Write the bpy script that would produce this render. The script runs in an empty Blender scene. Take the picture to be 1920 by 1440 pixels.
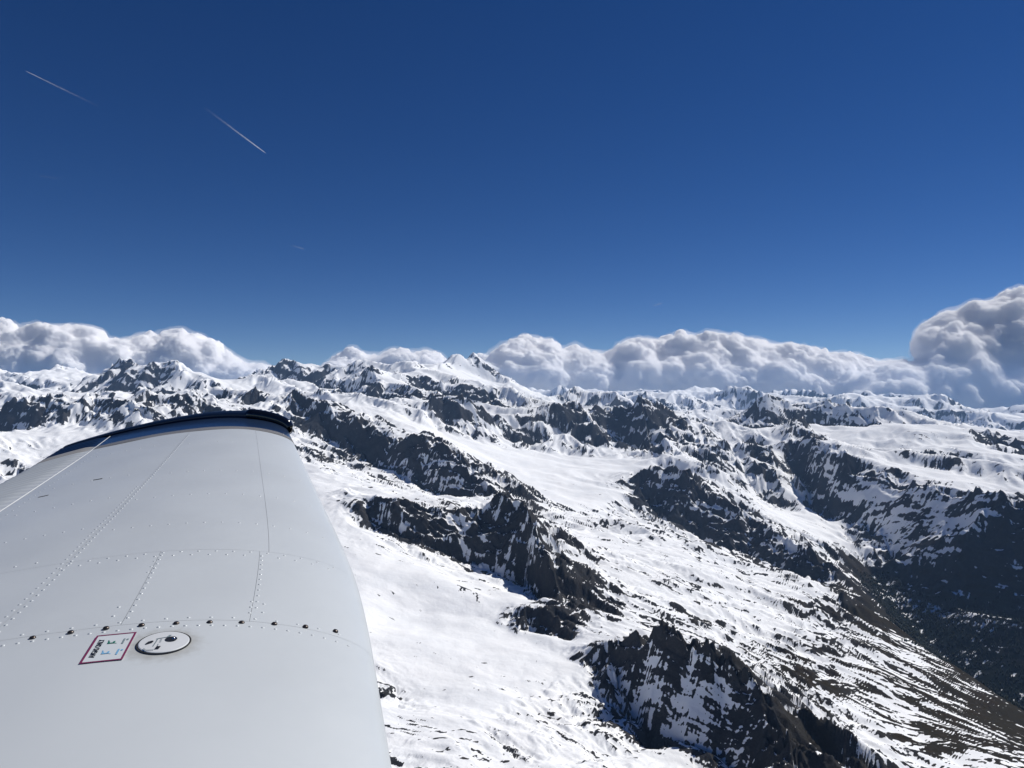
import bpy, bmesh, math, random
import numpy as np
from mathutils import Vector, Matrix, noise as mnoise

# ------------------------------------------------------------------ camera, sky, sun, exposure
S = bpy.context.scene
C = S.collection
F = 1397.0                       # focal length in photograph pixels (1920 wide)
PITCH = math.radians(0.615)      # the camera looks a touch above level
cam_d = bpy.data.cameras.new('camera'); cam = bpy.data.objects.new('camera', cam_d); C.objects.link(cam)
cam_d.sensor_width = 36.0; cam_d.lens = 36.0 * F / 1920.0
cam_d.clip_start = 0.05; cam_d.clip_end = 400000.0
cam.location = (0, 0, 0); cam.rotation_euler = (math.pi / 2 + PITCH, 0, 0)
S.camera = cam

SUN_AZ = math.radians(62)        # to the right of the view direction (+Y)
SUN_EL = math.radians(46)
world = bpy.data.worlds.new('World'); S.world = world; world.use_nodes = True
wn = world.node_tree; bg = wn.nodes['Background']
sky = wn.nodes.new('ShaderNodeTexSky'); sky.sky_type = 'NISHITA'; sky.sun_disc = False
sky.sun_elevation = SUN_EL; sky.sun_rotation = SUN_AZ
sky.altitude = 5500; sky.air_density = 1.0; sky.dust_density = 0.0; sky.ozone_density = 2.0
hs = wn.nodes.new('ShaderNodeHueSaturation'); hs.inputs['Hue'].default_value = 0.512; hs.inputs['Saturation'].default_value = 1.31
wn.links.new(sky.outputs[0], hs.inputs['Color']); wn.links.new(hs.outputs[0], bg.inputs[0]); bg.inputs[1].default_value = 0.062
sun_d = bpy.data.lights.new('sun', 'SUN'); sun = bpy.data.objects.new('sun', sun_d); C.objects.link(sun)
sun_d.energy = 4.2; sun_d.angle = math.radians(0.5); sun_d.color = (1.0, 0.965, 0.91)
sd = Vector((math.sin(SUN_AZ) * math.cos(SUN_EL), math.cos(SUN_AZ) * math.cos(SUN_EL), math.sin(SUN_EL)))
sun.rotation_euler = sd.to_track_quat('Z', 'Y').to_euler()
S.view_settings.view_transform = 'Standard'; S.view_settings.look = 'None'
S.view_settings.exposure = 0.0; S.view_settings.gamma = 1.0; S.view_settings.use_curve_mapping = False
cy = S.cycles
cy.use_denoising = True
try:
    cy.denoiser = 'OPENIMAGEDENOISE'; cy.denoising_input_passes = 'RGB_ALBEDO_NORMAL'; cy.denoising_prefilter = 'ACCURATE'
except Exception: pass
cy.max_bounces = 160; cy.diffuse_bounces = 2; cy.glossy_bounces = 3; cy.transmission_bounces = 4
cy.volume_bounces = 160; cy.transparent_max_bounces = 16

CP, SP = math.cos(PITCH), math.sin(PITCH)
def at(px, py, Y):
    """photograph pixel + forward distance in metres -> a point of the place"""
    u = (px - 960.0) / F; v = (720.0 - py) / F
    fy = CP - v * SP; fz = SP + v * CP
    return (u / fy * Y, Y, fz / fy * Y)

# ------------------------------------------------------------------ helpers
def tag(o, label=None, cat=None, group=None, kind=None):
    if label: o['label'] = label
    if cat: o['category'] = cat
    if group: o['group'] = group
    if kind: o['kind'] = kind
    return o
def np_mesh(name, verts, quads, smooth=True):
    verts = np.asarray(verts, np.float32); quads = np.asarray(quads, np.int32)
    k = quads.shape[1]
    me = bpy.data.meshes.new(name)
    me.vertices.add(len(verts)); me.vertices.foreach_set('co', verts.ravel())
    me.loops.add(quads.size); me.loops.foreach_set('vertex_index', quads.ravel())
    me.polygons.add(len(quads)); me.polygons.foreach_set('loop_start', np.arange(0, quads.size, k, dtype=np.int32))
    me.update(calc_edges=True)
    if smooth: me.polygons.foreach_set('use_smooth', np.ones(len(quads), bool))
    return me
def link(name, me, mat=None, parent=None):
    o = bpy.data.objects.new(name, me); C.objects.link(o)
    if mat is not None and me is not None: me.materials.append(mat)
    if parent is not None: o.parent = parent
    return o
def mat_new(name):
    m = bpy.data.materials.new(name); m.use_nodes = True
    return m, m.node_tree.nodes, m.node_tree.links
def simple(name, col, rough=0.5, metal=0.0, coat=0.0, spec=0.5):
    m, n, l = mat_new(name); b = n['Principled BSDF']
    b.inputs['Base Color'].default_value = (*col, 1); b.inputs['Roughness'].default_value = rough
    b.inputs['Metallic'].default_value = metal; b.inputs['Coat Weight'].default_value = coat
    b.inputs['Specular IOR Level'].default_value = spec
    return m

# ---- vectorised noise
def _hash(ix, iy, seed):
    h = (ix.astype(np.uint32) * np.uint32(374761393)) ^ (iy.astype(np.uint32) * np.uint32(668265263)) ^ np.uint32((seed * 2246822519) & 0xffffffff)
    h = (h ^ (h >> np.uint32(13))) * np.uint32(1274126177)
    h = (h ^ (h >> np.uint32(15))) * np.uint32(2246822519)
    return h ^ (h >> np.uint32(16))
_GX = np.cos(np.arange(64) * 2 * np.pi / 64).astype(np.float32); _GY = np.sin(np.arange(64) * 2 * np.pi / 64).astype(np.float32)
def gnoise(x, y, seed):
    fx = np.floor(x); fy = np.floor(y); ix = fx.astype(np.int32); iy = fy.astype(np.int32)
    dx = (x - fx).astype(np.float32); dy = (y - fy).astype(np.float32)
    u = dx * dx * dx * (dx * (dx * 6 - 15) + 10); v = dy * dy * dy * (dy * (dy * 6 - 15) + 10)
    def g(i, j):
        h = _hash(ix + i, iy + j, seed) & np.uint32(63)
        return _GX[h] * (dx - i) + _GY[h] * (dy - j)
    a = g(0, 0); a += u * (g(1, 0) - a); b = g(0, 1); b += u * (g(1, 1) - b)
    return (a + v * (b - a)) * 1.5
def gully(x, y, sx, sy, seed):
    """erosion stripes that run down the local slope (sx, sy = unit across-slope direction)"""
    fx = np.floor(x); fy = np.floor(y); ix = fx.astype(np.int32); iy = fy.astype(np.int32)
    dx = (x - fx).astype(np.float32); dy = (y - fy).astype(np.float32)
    co = np.zeros_like(dx); si = np.zeros_like(dx)
    for i in (-1, 0, 1):
        for j in (-1, 0, 1):
            h = _hash(ix + i, iy + j, seed)
            ox = (h & np.uint32(1023)).astype(np.float32) / 1023.0; oy = ((h >> np.uint32(10)) & np.uint32(1023)).astype(np.float32) / 1023.0
            vx = dx - (i + ox); vy = dy - (j + oy)
            w = np.maximum(np.exp(-2.2 * (vx * vx + vy * vy)) - 0.03, 0)
            ph = (vx * sx + vy * sy) * (2 * np.pi)
            co += w * np.cos(ph); si += w * np.sin(ph)
    m = np.sqrt(co * co + si * si) + 0.06
    return co / m, si / m
def sstep(a, b, x):
    t = np.clip((x - a) / (b - a), 0, 1); return t * t * (3 - 2 * t)

# ------------------------------------------------------------------ terrain: ridge, wall and valley lines, (px, py, distance[, rock[, brown]])
REG = ['basin', 'crag', 'wall', 'darkridge', 'massif', 'leftrange', 'spur', 'rightmassif', 'farrange', 'hillside', 'valley']
LINES = [
 # region, default rock bias, default brown, points
 (0, -.3, 0, [(-390,1700,900),(100,1700,950),(700,1700,1050),(1300,1700,1150)]),
 (9, -.1, 0, [(1300,1700,1150),(1800,1700,1300,.3,.8),(2310,1700,1500,.8,1)]),
 (0, .12, 0, [(745,1440,1500),(900,1400,1640),(1000,1420,1640),(1100,1400,1720),(1180,1440,1680,-.6)]),
 (0, -.02, 0, [(730,1300,1950,-.2),(850,1290,1960),(950,1290,1980),(1050,1320,1930),(1130,1380,1800,-.3)]),
 (0, -1., 0, [(700,1180,2420),(800,1150,2600),(900,1160,2560),(1000,1215,2340,-.6),(1090,1250,2200,-.4)]),
 (0, -1., 0, [(690,1060,2900),(780,1080,2850),(870,1100,2780),(950,1130,2650)]),
 (0, -.6, 0, [(620,930,3700),(660,985,3300),(740,1020,3150,-.4)]),
 (0, -.5, 0, [(0,1300,1700),(300,1200,2100),(500,1100,2500)]),
 (0, -.5, 0, [(-390,1000,3100),(0,1000,3200),(300,930,3800),(450,870,4600)]),
 (0, -.3, 0, [(590,860,5200),(650,890,4700),(700,905,4400),(760,925,4100),(830,935,3950,.0),(900,950,3900,.0)]),
 # snow couloirs of the foreground crag
 (1, -.9, 0, [(1213,1200,2105,-.3),(1222,1260,2005),(1215,1330,1945)]),
 (1, -.9, 0, [(1292,1232,1965,-.3),(1300,1300,1905),(1285,1375,1845)]),
 (1, -.9, 0, [(1350,1245,1925,-.3),(1365,1320,1850),(1380,1390,1760)]),
 (1, -.7, 0, [(1425,1305,1800,-.3),(1430,1370,1730)]),
 # streaky hillside
 (9, .05, 0, [(1050,1000,4000),(1100,1020,3800),(1200,1022,3900),(1300,1042,3850),(1400,1075,3750,.1),(1500,1100,3650,.2),(1580,1120,3600,.3)]),
 (9, .3, 0, [(1180,1003,4250,.5),(1280,1012,4200,.4),(1380,1050,4050,.4),(1480,1085,3950,.4),(1560,1105,3900,.5),(1640,1150,3700,.9,.7),(1720,1205,3450,.9,1),(1820,1280,3100,.9,1),(1920,1350,2800,.9,1),(2100,1480,2400,.9,1),(2310,1600,2100,.9,1)]),
 (9, -.1, 0, [(1090,1060,3300,-.5),(1180,1090,3100,-.2),(1300,1110,3150,.05),(1400,1140,3100,.05),(1520,1180,2950,.1),(1600,1230,2800,.3,.4),(1700,1290,2600,.8,.9),(1800,1350,2450,.85,1),(1920,1420,2300,.9,1)]),
 (9, -.1, 0, [(1150,1150,2650,.0),(1200,1140,2700),(1300,1170,2650,.1),(1400,1230,2450,.0),(1480,1290,2250,-.2),(1560,1360,2060,.05),(1640,1430,1920,.25,.2)]),
 (9, .5, .8, [(1610,1280,2560,.4,.6),(1700,1360,2280),(1800,1430,2080)]),
 # valley
 (7, -.9, 0, [(1240,830,7800,-.15),(1300,870,7200,-.2),(1380,920,6600,-.45),(1450,960,6200),(1520,1000,6000),(1590,1040,5800,-.2),(1640,1085,5650,.6,.5)]),
 (10, 1., 1, [(1640,1085,5650),(1690,1150,5200),(1760,1230,4700),(1850,1310,4250),(1920,1360,4000),(2100,1500,3400),(2310,1600,3000)]),
 (10, 1., 1, [(1715,1110,5300,.8,.6),(1790,1160,5020),(1860,1190,4800),(1920,1200,4700),(2310,1330,4000)]),
 # right massif
 (7, -.6, 0, [(1460,800,9300),(1520,815,8900),(1600,840,8000),(1700,875,6900),(1800,895,6300),(1920,930,5800)]),
 (7, -.6, 0, [(1640,790,9000),(1720,800,8600),(1790,815,8100),(1860,850,7300),(1920,880,6900)]),
 (7, .7, 0, [(1395,800,9300,.3),(1410,840,8600),(1425,880,7800),(1450,930,7100),(1475,955,6700)]),
 (7, -.8, 0, [(1340,800,9400),(1370,850,8400),(1400,900,7500),(1430,945,6700)]),
 (7, -.8, 0, [(1440,810,9000),(1455,850,8200),(1480,915,7300),(1530,968,6600),(1575,995,6350),(1620,1040,5950,.0)]),
 (7, -.9, 0, [(1600,882,6850,-.4),(1640,950,6400),(1655,1000,6160)]),
 (7, -.9, 0, [(1640,888,6650,-.4),(1675,930,6300),(1682,990,6030),(1657,1060,5880,-.4)]),
 (7, -.9, 0, [(1762,915,5900,-.4),(1790,960,5620),(1800,1010,5430),(1806,1050,5260,.2)]),
 (7, .3, 0, [(1205,747,9000),(1240,766,9200),(1280,778,9400),(1340,780,9700),(1397,787,9900)]),
 (7, -.1, 0, [(1225,800,8600),(1270,820,8500),(1320,830,8500)]),
 (7, .5, 0, [(1262,775,9300),(1285,815,8750),(1312,860,7850),(1330,880,7300)]),
 (7, .5, 0, [(1318,782,9600),(1338,825,8850),(1362,875,7800),(1385,905,7100)]),
 (7, -.7, 0, [(1290,782,9550),(1310,825,8650),(1335,868,7650)]),
 # glaciers of the massif
 (4, -1, 0, [(790,697,12000),(850,713,12200),(920,737,11700),(1000,762,10900),(1020,772,10400)]),
 (4, -1, 0, [(725,708,10600),(790,735,10150),(850,757,9700),(910,775,9250),(960,787,9000)]),
 (4, -1, 0, [(830,815,7900),(900,850,7200),(960,875,7000),(1050,880,7200),(1120,865,7700),(1170,875,7400)]),
 (4, -.7, 0, [(760,790,7600),(850,835,6900),(900,870,6500),(960,910,6000),(1040,940,5600),(1120,940,5700),(1180,920,6200)]),
 (3, .2, 0, [(1000,960,5000),(1100,972,4900),(1180,985,4750)]),
 (4, -.5, 0, [(600,760,8000),(660,770,7900),(720,785,7600)]),
 (4, -.4, 0, [(560,758,8800),(640,757,8700),(700,768,8400),(800,783,8300)]),
 (4, -.3, 0, [(960,722,13600),(1000,737,13200),(1025,750,12800)]),
 # ribs over the glacier bowl
 (4, .7, 0, [(960,792,8750),(975,815,8500),(998,848,8150)]),
 (4, .7, 0, [(1045,780,9000),(1068,800,8800),(1098,828,8450)]),
 (4, .7, 0, [(1095,770,9200),(1115,795,8900),(1120,835,8500)]),
 (4, -.6, 0, [(1020,790,8900),(1035,815,8500),(1045,840,8200)]),
 (4, -.6, 0, [(930,800,8650),(945,825,8250),(950,845,7950)]),
 # left range
 (5, -.6, 0, [(350,704,12000),(420,722,11500),(470,740,10500),(520,752,9800)]),
 (5, -.5, 0, [(60,735,11500),(110,735,11200),(150,765,8900),(250,765,8700),(360,760,9300)]),
 (5, -.7, 0, [(110,800,6700),(200,820,6200),(330,830,5800),(440,840,5300)]),
 (5, -.2, 0, [(-390,900,5000),(-200,900,5000),(0,900,5000),(100,885,5200)]),
 (5, .1, 0, [(230,785,6700),(320,790,6600),(450,795,6500),(520,790,6700),(545,765,7200)]),
 # far ranges
 (8, .1, 0, [(-390,789,18000),(300,789,18500),(700,789,18000),(1000,800,16500)]),
 (8, .1, 0, [(1040,836,12500),(1400,836,12500),(1750,836,12300),(2310,860,11000)]),
 (8, .2, 0, [(1025,745,15000),(1040,731,15500),(1060,748,15500),(1075,734,16000),(1110,756,16000),(1135,748,16500),(1165,760,17000),(1195,757,17000),(1230,765,17000)]),
 (8, -.1, 0, [(1000,752,20000),(1240,750,20000),(1290,747,21000),(1300,738,21000),(1340,752,21000),(1365,745,22000),(1400,735,22000),(1430,748,22000),(1500,756,22000),(1600,757,22000),(1680,762,22000),(1740,756,21000),(1770,736,20500),(1795,760,20500),(1850,770,20000),(1920,775,19000),(2310,780,19000)]),
 (8, .1, 0, [(1000,800,18500),(1300,810,18500),(1700,815,17500),(2310,820,15000)]),
 (8, .1, 0, [(-390,770,24000),(500,770,24000),(1200,782,24500),(1800,785,24000),(2310,790,22500)]),
 (8, .1, 0, [(-390,746,24500),(200,744,27000),(700,742,27500),(1000,745,27500),(1040,741,27500),(1100,746,27500),(1160,740,27500),(1220,747,27500),(1300,742,27500),(1345,738,27500),(1400,746,27500),(1500,750,27500),(1560,746,27500),(1640,749,27000),(1700,754,27000),(1900,752,25500),(2310,750,21500)]),
]
# steep faces: region, rock of the crest, rock of the foot, steepness in degrees, crest (px, py, distance), foot (px, py)
FACES = [
 (2, .9, .4, 50, [(640,905,3900,.0),(685,940,3600,.5),(740,945,3500),(800,932,3500),(850,955,3480),(900,945,3480),(940,928,3480),(985,943,3380),(1000,985,3150),(1010,1040,2900),(1045,1090,2720,.5),(1075,1130,2600,.2)],
     [(690,975),(760,1005),(820,1028),(880,1048),(940,1068),(985,1095),(1030,1132)]),
 (2, .7, .3, 40, [(960,1150,2560,.2),(1000,1146,2520),(1060,1150,2500),(1085,1158,2500,.2)], [(985,1185),(1050,1203)]),
 (3, .8, .6, 43, [(545,765,7200,.3),(600,780,6800),(650,795,6400),(700,815,6100),(735,828,5900),(760,815,5750),(785,812,5650),(820,825,5550),(860,850,5350),(885,885,5150),(920,915,4900),(960,940,4750,.6),(1010,965,4600,.5),(1080,985,4450,.5),(1140,1000,4350,.5)],
     [(560,785),(640,825),(700,862),(760,890),(800,920),(850,938),(890,945)]),
 (1, .9, .15, 52, [(1140,1215,2220,.2),(1165,1202,2180),(1176,1186,2165),(1188,1192,2150),(1200,1212,2125),(1212,1206,2105),(1228,1172,2075),(1240,1156,2060),(1250,1176,2048),(1260,1162,2035),(1276,1200,2000),(1290,1230,1972),(1304,1222,1958),(1316,1200,1955),(1330,1206,1945),(1344,1236,1920),(1358,1232,1905),(1372,1240,1888),(1388,1268,1862),(1402,1262,1848),(1416,1282,1830),(1434,1312,1790),(1450,1318,1755),(1470,1380,1640),(1490,1440,1540),(1500,1600,1300,.3)],
     [(1150,1240),(1165,1300),(1190,1345),(1225,1390),(1290,1395),(1340,1412),(1375,1440),(1410,1560)]),
 (6, .8, .6, 38, [(1195,888,6500),(1230,872,6450),(1265,866,6350),(1300,890,6100),(1340,918,5900),(1390,950,5650),(1430,973,5450),(1490,1010,5100),(1540,1045,4850),(1590,1090,4550,.9,.3),(1630,1130,4300,1,.7)],
     [(1205,920),(1230,950),(1290,985),(1370,1025),(1460,1070),(1540,1095)]),
 # right massif
 (7, .1, .55, 42, [(1493,795,8900,.3),(1513,810,8500,.4),(1533,853,7600,.3),(1557,862,7200),(1593,873,6900),(1633,877,6700),(1697,900,6300),(1747,907,6000),(1780,913,5800),(1847,933,5500),(1920,965,5200,.4),(2310,1060,4600,.4)],
     [(1497,930),(1533,958),(1600,968),(1640,1030,.7,.1),(1720,1090,.9,.35),(1790,1130,1.,.6),(1920,1170,1.,.9),(2310,1290,1.,1.)]),
 (7, .2, .5, 42, [(1397,787,9900),(1420,748,10300),(1445,728,10400),(1467,743,10350),(1493,753,10300),(1520,765,10200)], [(1400,795),(1425,790),(1450,775),(1500,778),(1530,790)]),
 (7, .2, .5, 42, [(1520,762,10250),(1555,736,10300),(1575,752,10200),(1605,765,10000),(1640,783,9500,.4),(1660,805,9000,.4)], [(1535,788),(1580,800),(1613,808),(1650,825)]),
 (7, -.4, -.2, 25, [(1575,752,10200),(1630,762,9900),(1700,770,9500),(1760,785,9100)], [(1640,775),(1740,795)]),
 (7, .2, .6, 45, [(1807,800,8600),(1853,803,8400),(1873,823,8100),(1920,832,7900),(2100,850,7500),(2310,870,7200)], [(1813,812),(1847,835),(1875,850),(2310,900)]),
 (7, .3, .5, 40, [(1690,847,7600),(1727,855,7400),(1757,865,7200)], [(1700,866),(1740,884),(1765,890)]),
 (7, .3, .7, 50, [(1120,773,9450),(1170,765,9400),(1205,747,9000),(1208,790,8700),(1214,820,8400),(1216,845,8200)], [(1147,812),(1173,832),(1203,862),(1212,880)]),
 # glacier massif
 (4, .2, .6, 45, [(640,729,11300),(668,710,10900),(693,688,10600)], [(645,748),(672,742),(698,722)]),
 (4, -.3, -.8, 30, [(693,688,10600),(715,690,10800),(735,691,11200),(757,693,11600)], [(700,700),(735,703)]),
 (4, .6, .6, 42, [(700,718,10250),(740,727,9900),(780,747,9450),(817,767,9000),(840,777,8800)], [(680,742),(733,762),(787,772),(827,784)]),
 (4, .5, .6, 45, [(757,693,11600),(793,703,11200),(827,721,10900),(857,723,10700),(890,743,10400),(923,750,10200),(957,770,9800),(1010,785,9350)], [(787,722),(823,733),(857,747),(900,760),(940,774),(973,791),(1007,793)]),
 (4, -.35, -.7, 40, [(778,689,12300),(805,689,12800),(832,683,13400),(847,665,13900),(862,668,14050),(876,681,14200),(886,659,14300),(900,684,14200),(925,708,14000),(960,722,13600)], [(800,693),(850,688),(880,700),(905,712),(940,725)]),
 (4, .5, .4, 48, [(810,772,8450),(847,770,8500),(887,773,8500),(913,790,8500),(960,792,8750),(1005,785,8850),(1045,778,9050),(1095,768,9250),(1140,775,9400)], [(827,807),(873,812),(917,818),(960,838),(1000,846),(1050,830),(1100,828),(1123,836),(1147,818)]),
 # left range
 (5, -.3, .1, 42, [(-390,690,15000),(-150,700,14500),(0,690,14000),(12,675,14000),(45,691,13900),(90,703,13600),(130,712,13300)], [(-390,715),(0,715),(40,710),(100,717)]),
 (5, .5, .5, 45, [(-200,735,12000),(0,727,12200),(60,723,12300),(100,720,12400)], [(-200,752),(0,750),(50,742),(92,729)]),
 (5, -.4, -.4, 35, [(130,712,13300),(165,708,14500),(195,698,15500),(215,681,16000),(232,697,15800),(255,696,15000)], [(170,713),(215,703),(250,702)]),
 (5, .4, .5, 42, [(140,719,11300),(187,711,11800),(233,708,11900),(267,704,11900)], [(123,753),(160,757),(187,760),(213,753),(250,742)]),
 (5, .2, .7, 42, [(275,700,14000),(300,698,13000),(333,687,12200)], [(285,712),(310,708),(328,706)]),
 (5, -.2, -.5, 25, [(333,687,12200),(350,704,12000),(400,709,12500),(455,706,13000)], [(350,715),(440,722)]),
 (5, .6, .5, 45, [(253,735,10300),(267,717,10600),(307,720,10400),(333,727,10200),(383,745,9700)], [(260,750),(310,752),(350,754)]),
 (5, .2, .6, 42, [(455,706,13000),(500,692,13800),(530,677,14000),(548,692,13800),(575,702,13200),(605,713,12600),(625,722,12000),(640,729,11300)], [(477,720),(510,730),(533,737),(567,743),(600,752),(633,752)]),
 (5, .6, .5, 47, [(-200,770,7500),(-60,750,7700),(0,757,7500),(40,752,7500),(92,736,7500),(105,750,7400,.3),(140,760,7200,.1),(190,772,7000,.1),(230,785,6700,.1)], [(-200,830),(0,822),(30,820),(60,807),(85,775),(110,765),(200,785)]),
]
for reg, b0, b1, deg, crest, foot in FACES:
    LINES.append((reg, b0, 0, crest)); t = math.tan(math.radians(deg)); cx = [c[0] for c in crest]; cY = [c[2] for c in crest]; cy_ = [c[1] for c in crest]
    if any(q <= p for p, q in zip(cx[:-1], cx[1:])): raise ValueError(crest)
    out = []
    for fx, fy, *bg_ in foot:
        Yt = float(np.interp(fx, cx, cY)); yt = float(np.interp(fx, cx, cy_)); pt_, pb = at(fx, yt, 1)[2], at(fx, fy, 1)[2]
        out.append((fx, fy, Yt - Yt * (pt_ - pb) / (t - pb), *bg_))
    LINES.append((reg, b1, 0, out))
TH = math.radians(44.0); LR0, LR1 = math.log(700.0), math.log(30500.0)
NT = 520; DT = 2 * TH / (NT - 1); NR = int((LR1 - LR0) / DT) + 1

def solve(fixed, val, n_iter=140):
    """spread the line values over the grid (Laplace, coarse to fine)"""
    if min(fixed.shape) > 24:
        h, w = fixed.shape; H, W = (h + 1) // 2, (w + 1) // 2
        f = np.zeros((H * 2, W * 2)); v = np.zeros((H * 2, W * 2)); f[:h, :w] = fixed; v[:h, :w] = val * fixed
        fs = f.reshape(H, 2, W, 2).sum((1, 3)); vs = v.reshape(H, 2, W, 2).sum((1, 3))
        c = solve(fs > 0, np.where(fs > 0, vs / np.maximum(fs, 1), 0), n_iter)
        u = np.repeat(np.repeat(c, 2, 0), 2, 1)[:h, :w].copy()
    else:
        u = np.full(fixed.shape, (val * fixed).sum() / max(fixed.sum(), 1)); n_iter = 900
    u = np.where(fixed, val, u)
    for _ in range(n_iter):
        p = np.pad(u, 1, mode='edge')
        u = np.where(fixed, val, 0.25 * (p[:-2, 1:-1] + p[2:, 1:-1] + p[1:-1, :-2] + p[1:-1, 2:]))
    return u

acc = np.zeros((NR, NT, 4)); pts = []
for reg, b0, g0, ps in LINES:
    P = []
    for p in ps:
        X, Y, Z = at(*p[:3])
        P.append((X, Y, Z, p[3] if len(p) > 3 else b0, p[4] if len(p) > 4 else g0))
    P = np.array(P)
    for a, b in zip(P[:-1], P[1:]):
        n = 2 + int(4 * max(abs(math.atan2(a[0], a[1]) - math.atan2(b[0], b[1])), abs(math.log(a[1] / b[1]))) / DT)
        t = np.linspace(0, 1, n)[:, None]; q = a * (1 - t) + b * t
        th = np.arctan2(q[:, 0], q[:, 1]); lr = np.log(np.hypot(q[:, 0], q[:, 1]))
        j = np.round((th + TH) / DT).astype(int); i = np.round((lr - LR0) / DT).astype(int)
        ok = (i >= 0) & (i < NR) & (j >= 0) & (j < NT)
        np.add.at(acc, (i[ok], j[ok]), np.stack([np.ones(ok.sum()), q[ok, 2], q[ok, 3], q[ok, 4]], 1))
        pts.append(np.stack([j[ok], i[ok], np.full(ok.sum(), reg)], 1)[::4])
fixed = acc[..., 0] > 0; cnt = np.maximum(acc[..., 0], 1)
Zc, Bc, Gc = (solve(fixed, acc[..., k] / cnt) for k in (1, 2, 3))
def blur(a, n):
    for _ in range(n):
        p = np.pad(a, 1, mode='edge'); a = (p[:-2, 1:-1] + p[2:, 1:-1] + p[1:-1, :-2] + p[1:-1, 2:] + 2 * a) / 6
    return a
Zc = blur(Zc, 2); Bc = blur(Bc, 10); Gc = blur(Gc, 14)
# region of every cell = the nearest line
pts = np.concatenate(pts); RS = 5; gi, gj = np.meshgrid(np.arange(0, NR, RS), np.arange(0, NT, RS), indexing='ij')
wob = 9 * gnoise(gj / 20.0, gi / 20.0, 91); Rc = np.zeros(gi.shape, np.int32); pts = pts[::2].astype(np.float32)
for r0 in range(0, gi.shape[0], 16):
    d = (gj[r0:r0 + 16, :, None] + wob[r0:r0 + 16, :, None] - pts[:, 0]) ** 2 + (gi[r0:r0 + 16, :, None] + wob[r0:r0 + 16, :, None] - pts[:, 1]) ** 2
    Rc[r0:r0 + 16] = pts[d.argmin(-1), 2].astype(np.int32)
# rows are spread so that steep ground gets as many samples as flat ground
NCOL, NROW = 1060, 1040
rr = np.exp(LR0 + DT * np.arange(NR)); phi = np.arctan2(Zc, rr[:, None])
dphi = np.abs(np.gradient(phi, axis=0)); vis = phi >= np.maximum.accumulate(phi, 0) - 0.02
wgt = dphi * np.where(vis, 1.0, 0.25) + 0.22 * DT * np.where(vis, 1.0, 0.5)
wgt = blur(wgt, 40); cum = np.concatenate([np.zeros((1, NT)), np.cumsum(wgt, 0)[:-1]], 0); cum /= cum[-1:]
tgt = np.linspace(0, 1, NROW); irow = np.stack([np.interp(tgt, cum[:, j], np.arange(NR)) for j in range(NT)], 1)     # NROW x NT
cj = np.linspace(0, NT - 1.001, NCOL); j0 = cj.astype(int); fj = cj - j0
IR = irow[:, j0] * (1 - fj) + irow[:, j0 + 1] * fj
IR = np.clip(IR, 0, NR - 1.001)
i0 = IR.astype(int); fi = IR - i0; J0 = np.broadcast_to(j0, IR.shape); FJ = np.broadcast_to(fj, IR.shape)
def samp(a):
    return ((a[i0, J0] * (1 - FJ) + a[i0, J0 + 1] * FJ) * (1 - fi) + (a[i0 + 1, J0] * (1 - FJ) + a[i0 + 1, J0 + 1] * FJ) * fi).astype(np.float32)
LRv = LR0 + DT * IR; RV = np.exp(LRv).astype(np.float32); THv = (-TH + DT * np.broadcast_to(cj, IR.shape))
PX = (RV * np.sin(THv)).astype(np.float32); PY = (RV * np.cos(THv)).astype(np.float32)
Z = samp(Zc); B = samp(Bc); G = samp(Gc)
st, ct = np.sin(THv).astype(np.float32), np.cos(THv).astype(np.float32)
px = RV * np.float32(2 * TH / NCOL)                       # ground size of one column
pe = np.maximum(px, 0.6 * np.abs(np.gradient(RV, axis=0)))   # coarsest spacing of the mesh here
def normals(Z):
    V = np.stack([PX, PY, Z], -1)
    N = np.cross(np.gradient(V, axis=1), np.gradient(V, axis=0)); N /= np.linalg.norm(N, axis=-1, keepdims=True) + 1e-9
    return V, N * np.sign(N[..., 2:3])
rough = (0.07 + 0.93 * sstep(-0.9, -0.1, B)) * (1 + 0.5 * sstep(13000, 18000, RV)); turfy = 1 - 0.8 * sstep(0.1, 0.8, G)
near_k = sstep(2500, 9000, RV)
wx = gnoise(PX / 700, PY / 700, 3) * 120 + gnoise(PX / 240, PY / 240, 4) * 45
wy = gnoise(PX / 700, PY / 700, 5) * 120 + gnoise(PX / 240, PY / 240, 6) * 45
# side ridges and spurs: they run with the grain of the range, down towards the valley on the right
GA = 0.74 * PX - 0.67 * PY + 0.6 * wx; GB = 0.67 * PX + 0.74 * PY + 0.6 * wy
prev = np.ones_like(Z); Zb = Z.copy()
for k, lam in enumerate((2600, 1300, 650, 320, 160)):
    r = 1 - 2.2 * np.abs(gnoise(GA / (lam * 2.7), GB / lam, 20 + k))
    Z += lam * {2600: .05, 1300: .075, 650: .095, 320: .10, 160: .09}[lam] * (0.8 + 0.35 * near_k) * (1 + (0.5 if lam > 1000 else -0.15 if lam > 500 else -0.45) * sstep(8500, 13000, RV)) * (r - 0.35) * rough * turfy * (near_k if lam > 400 else 0.35 + 0.65 * near_k) * (0.5 + 0.5 * prev) * (1 - sstep(0.22, 0.5, pe / lam))
    prev = np.clip(r, 0, 1)
_, N0 = normals(Z)
gx = blur(-N0[..., 0] / N0[..., 2], 6); gy = blur(-N0[..., 1] / N0[..., 2], 6)
D = np.zeros_like(Z); conv = np.zeros_like(Z); fine = np.zeros_like(Z)
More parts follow.
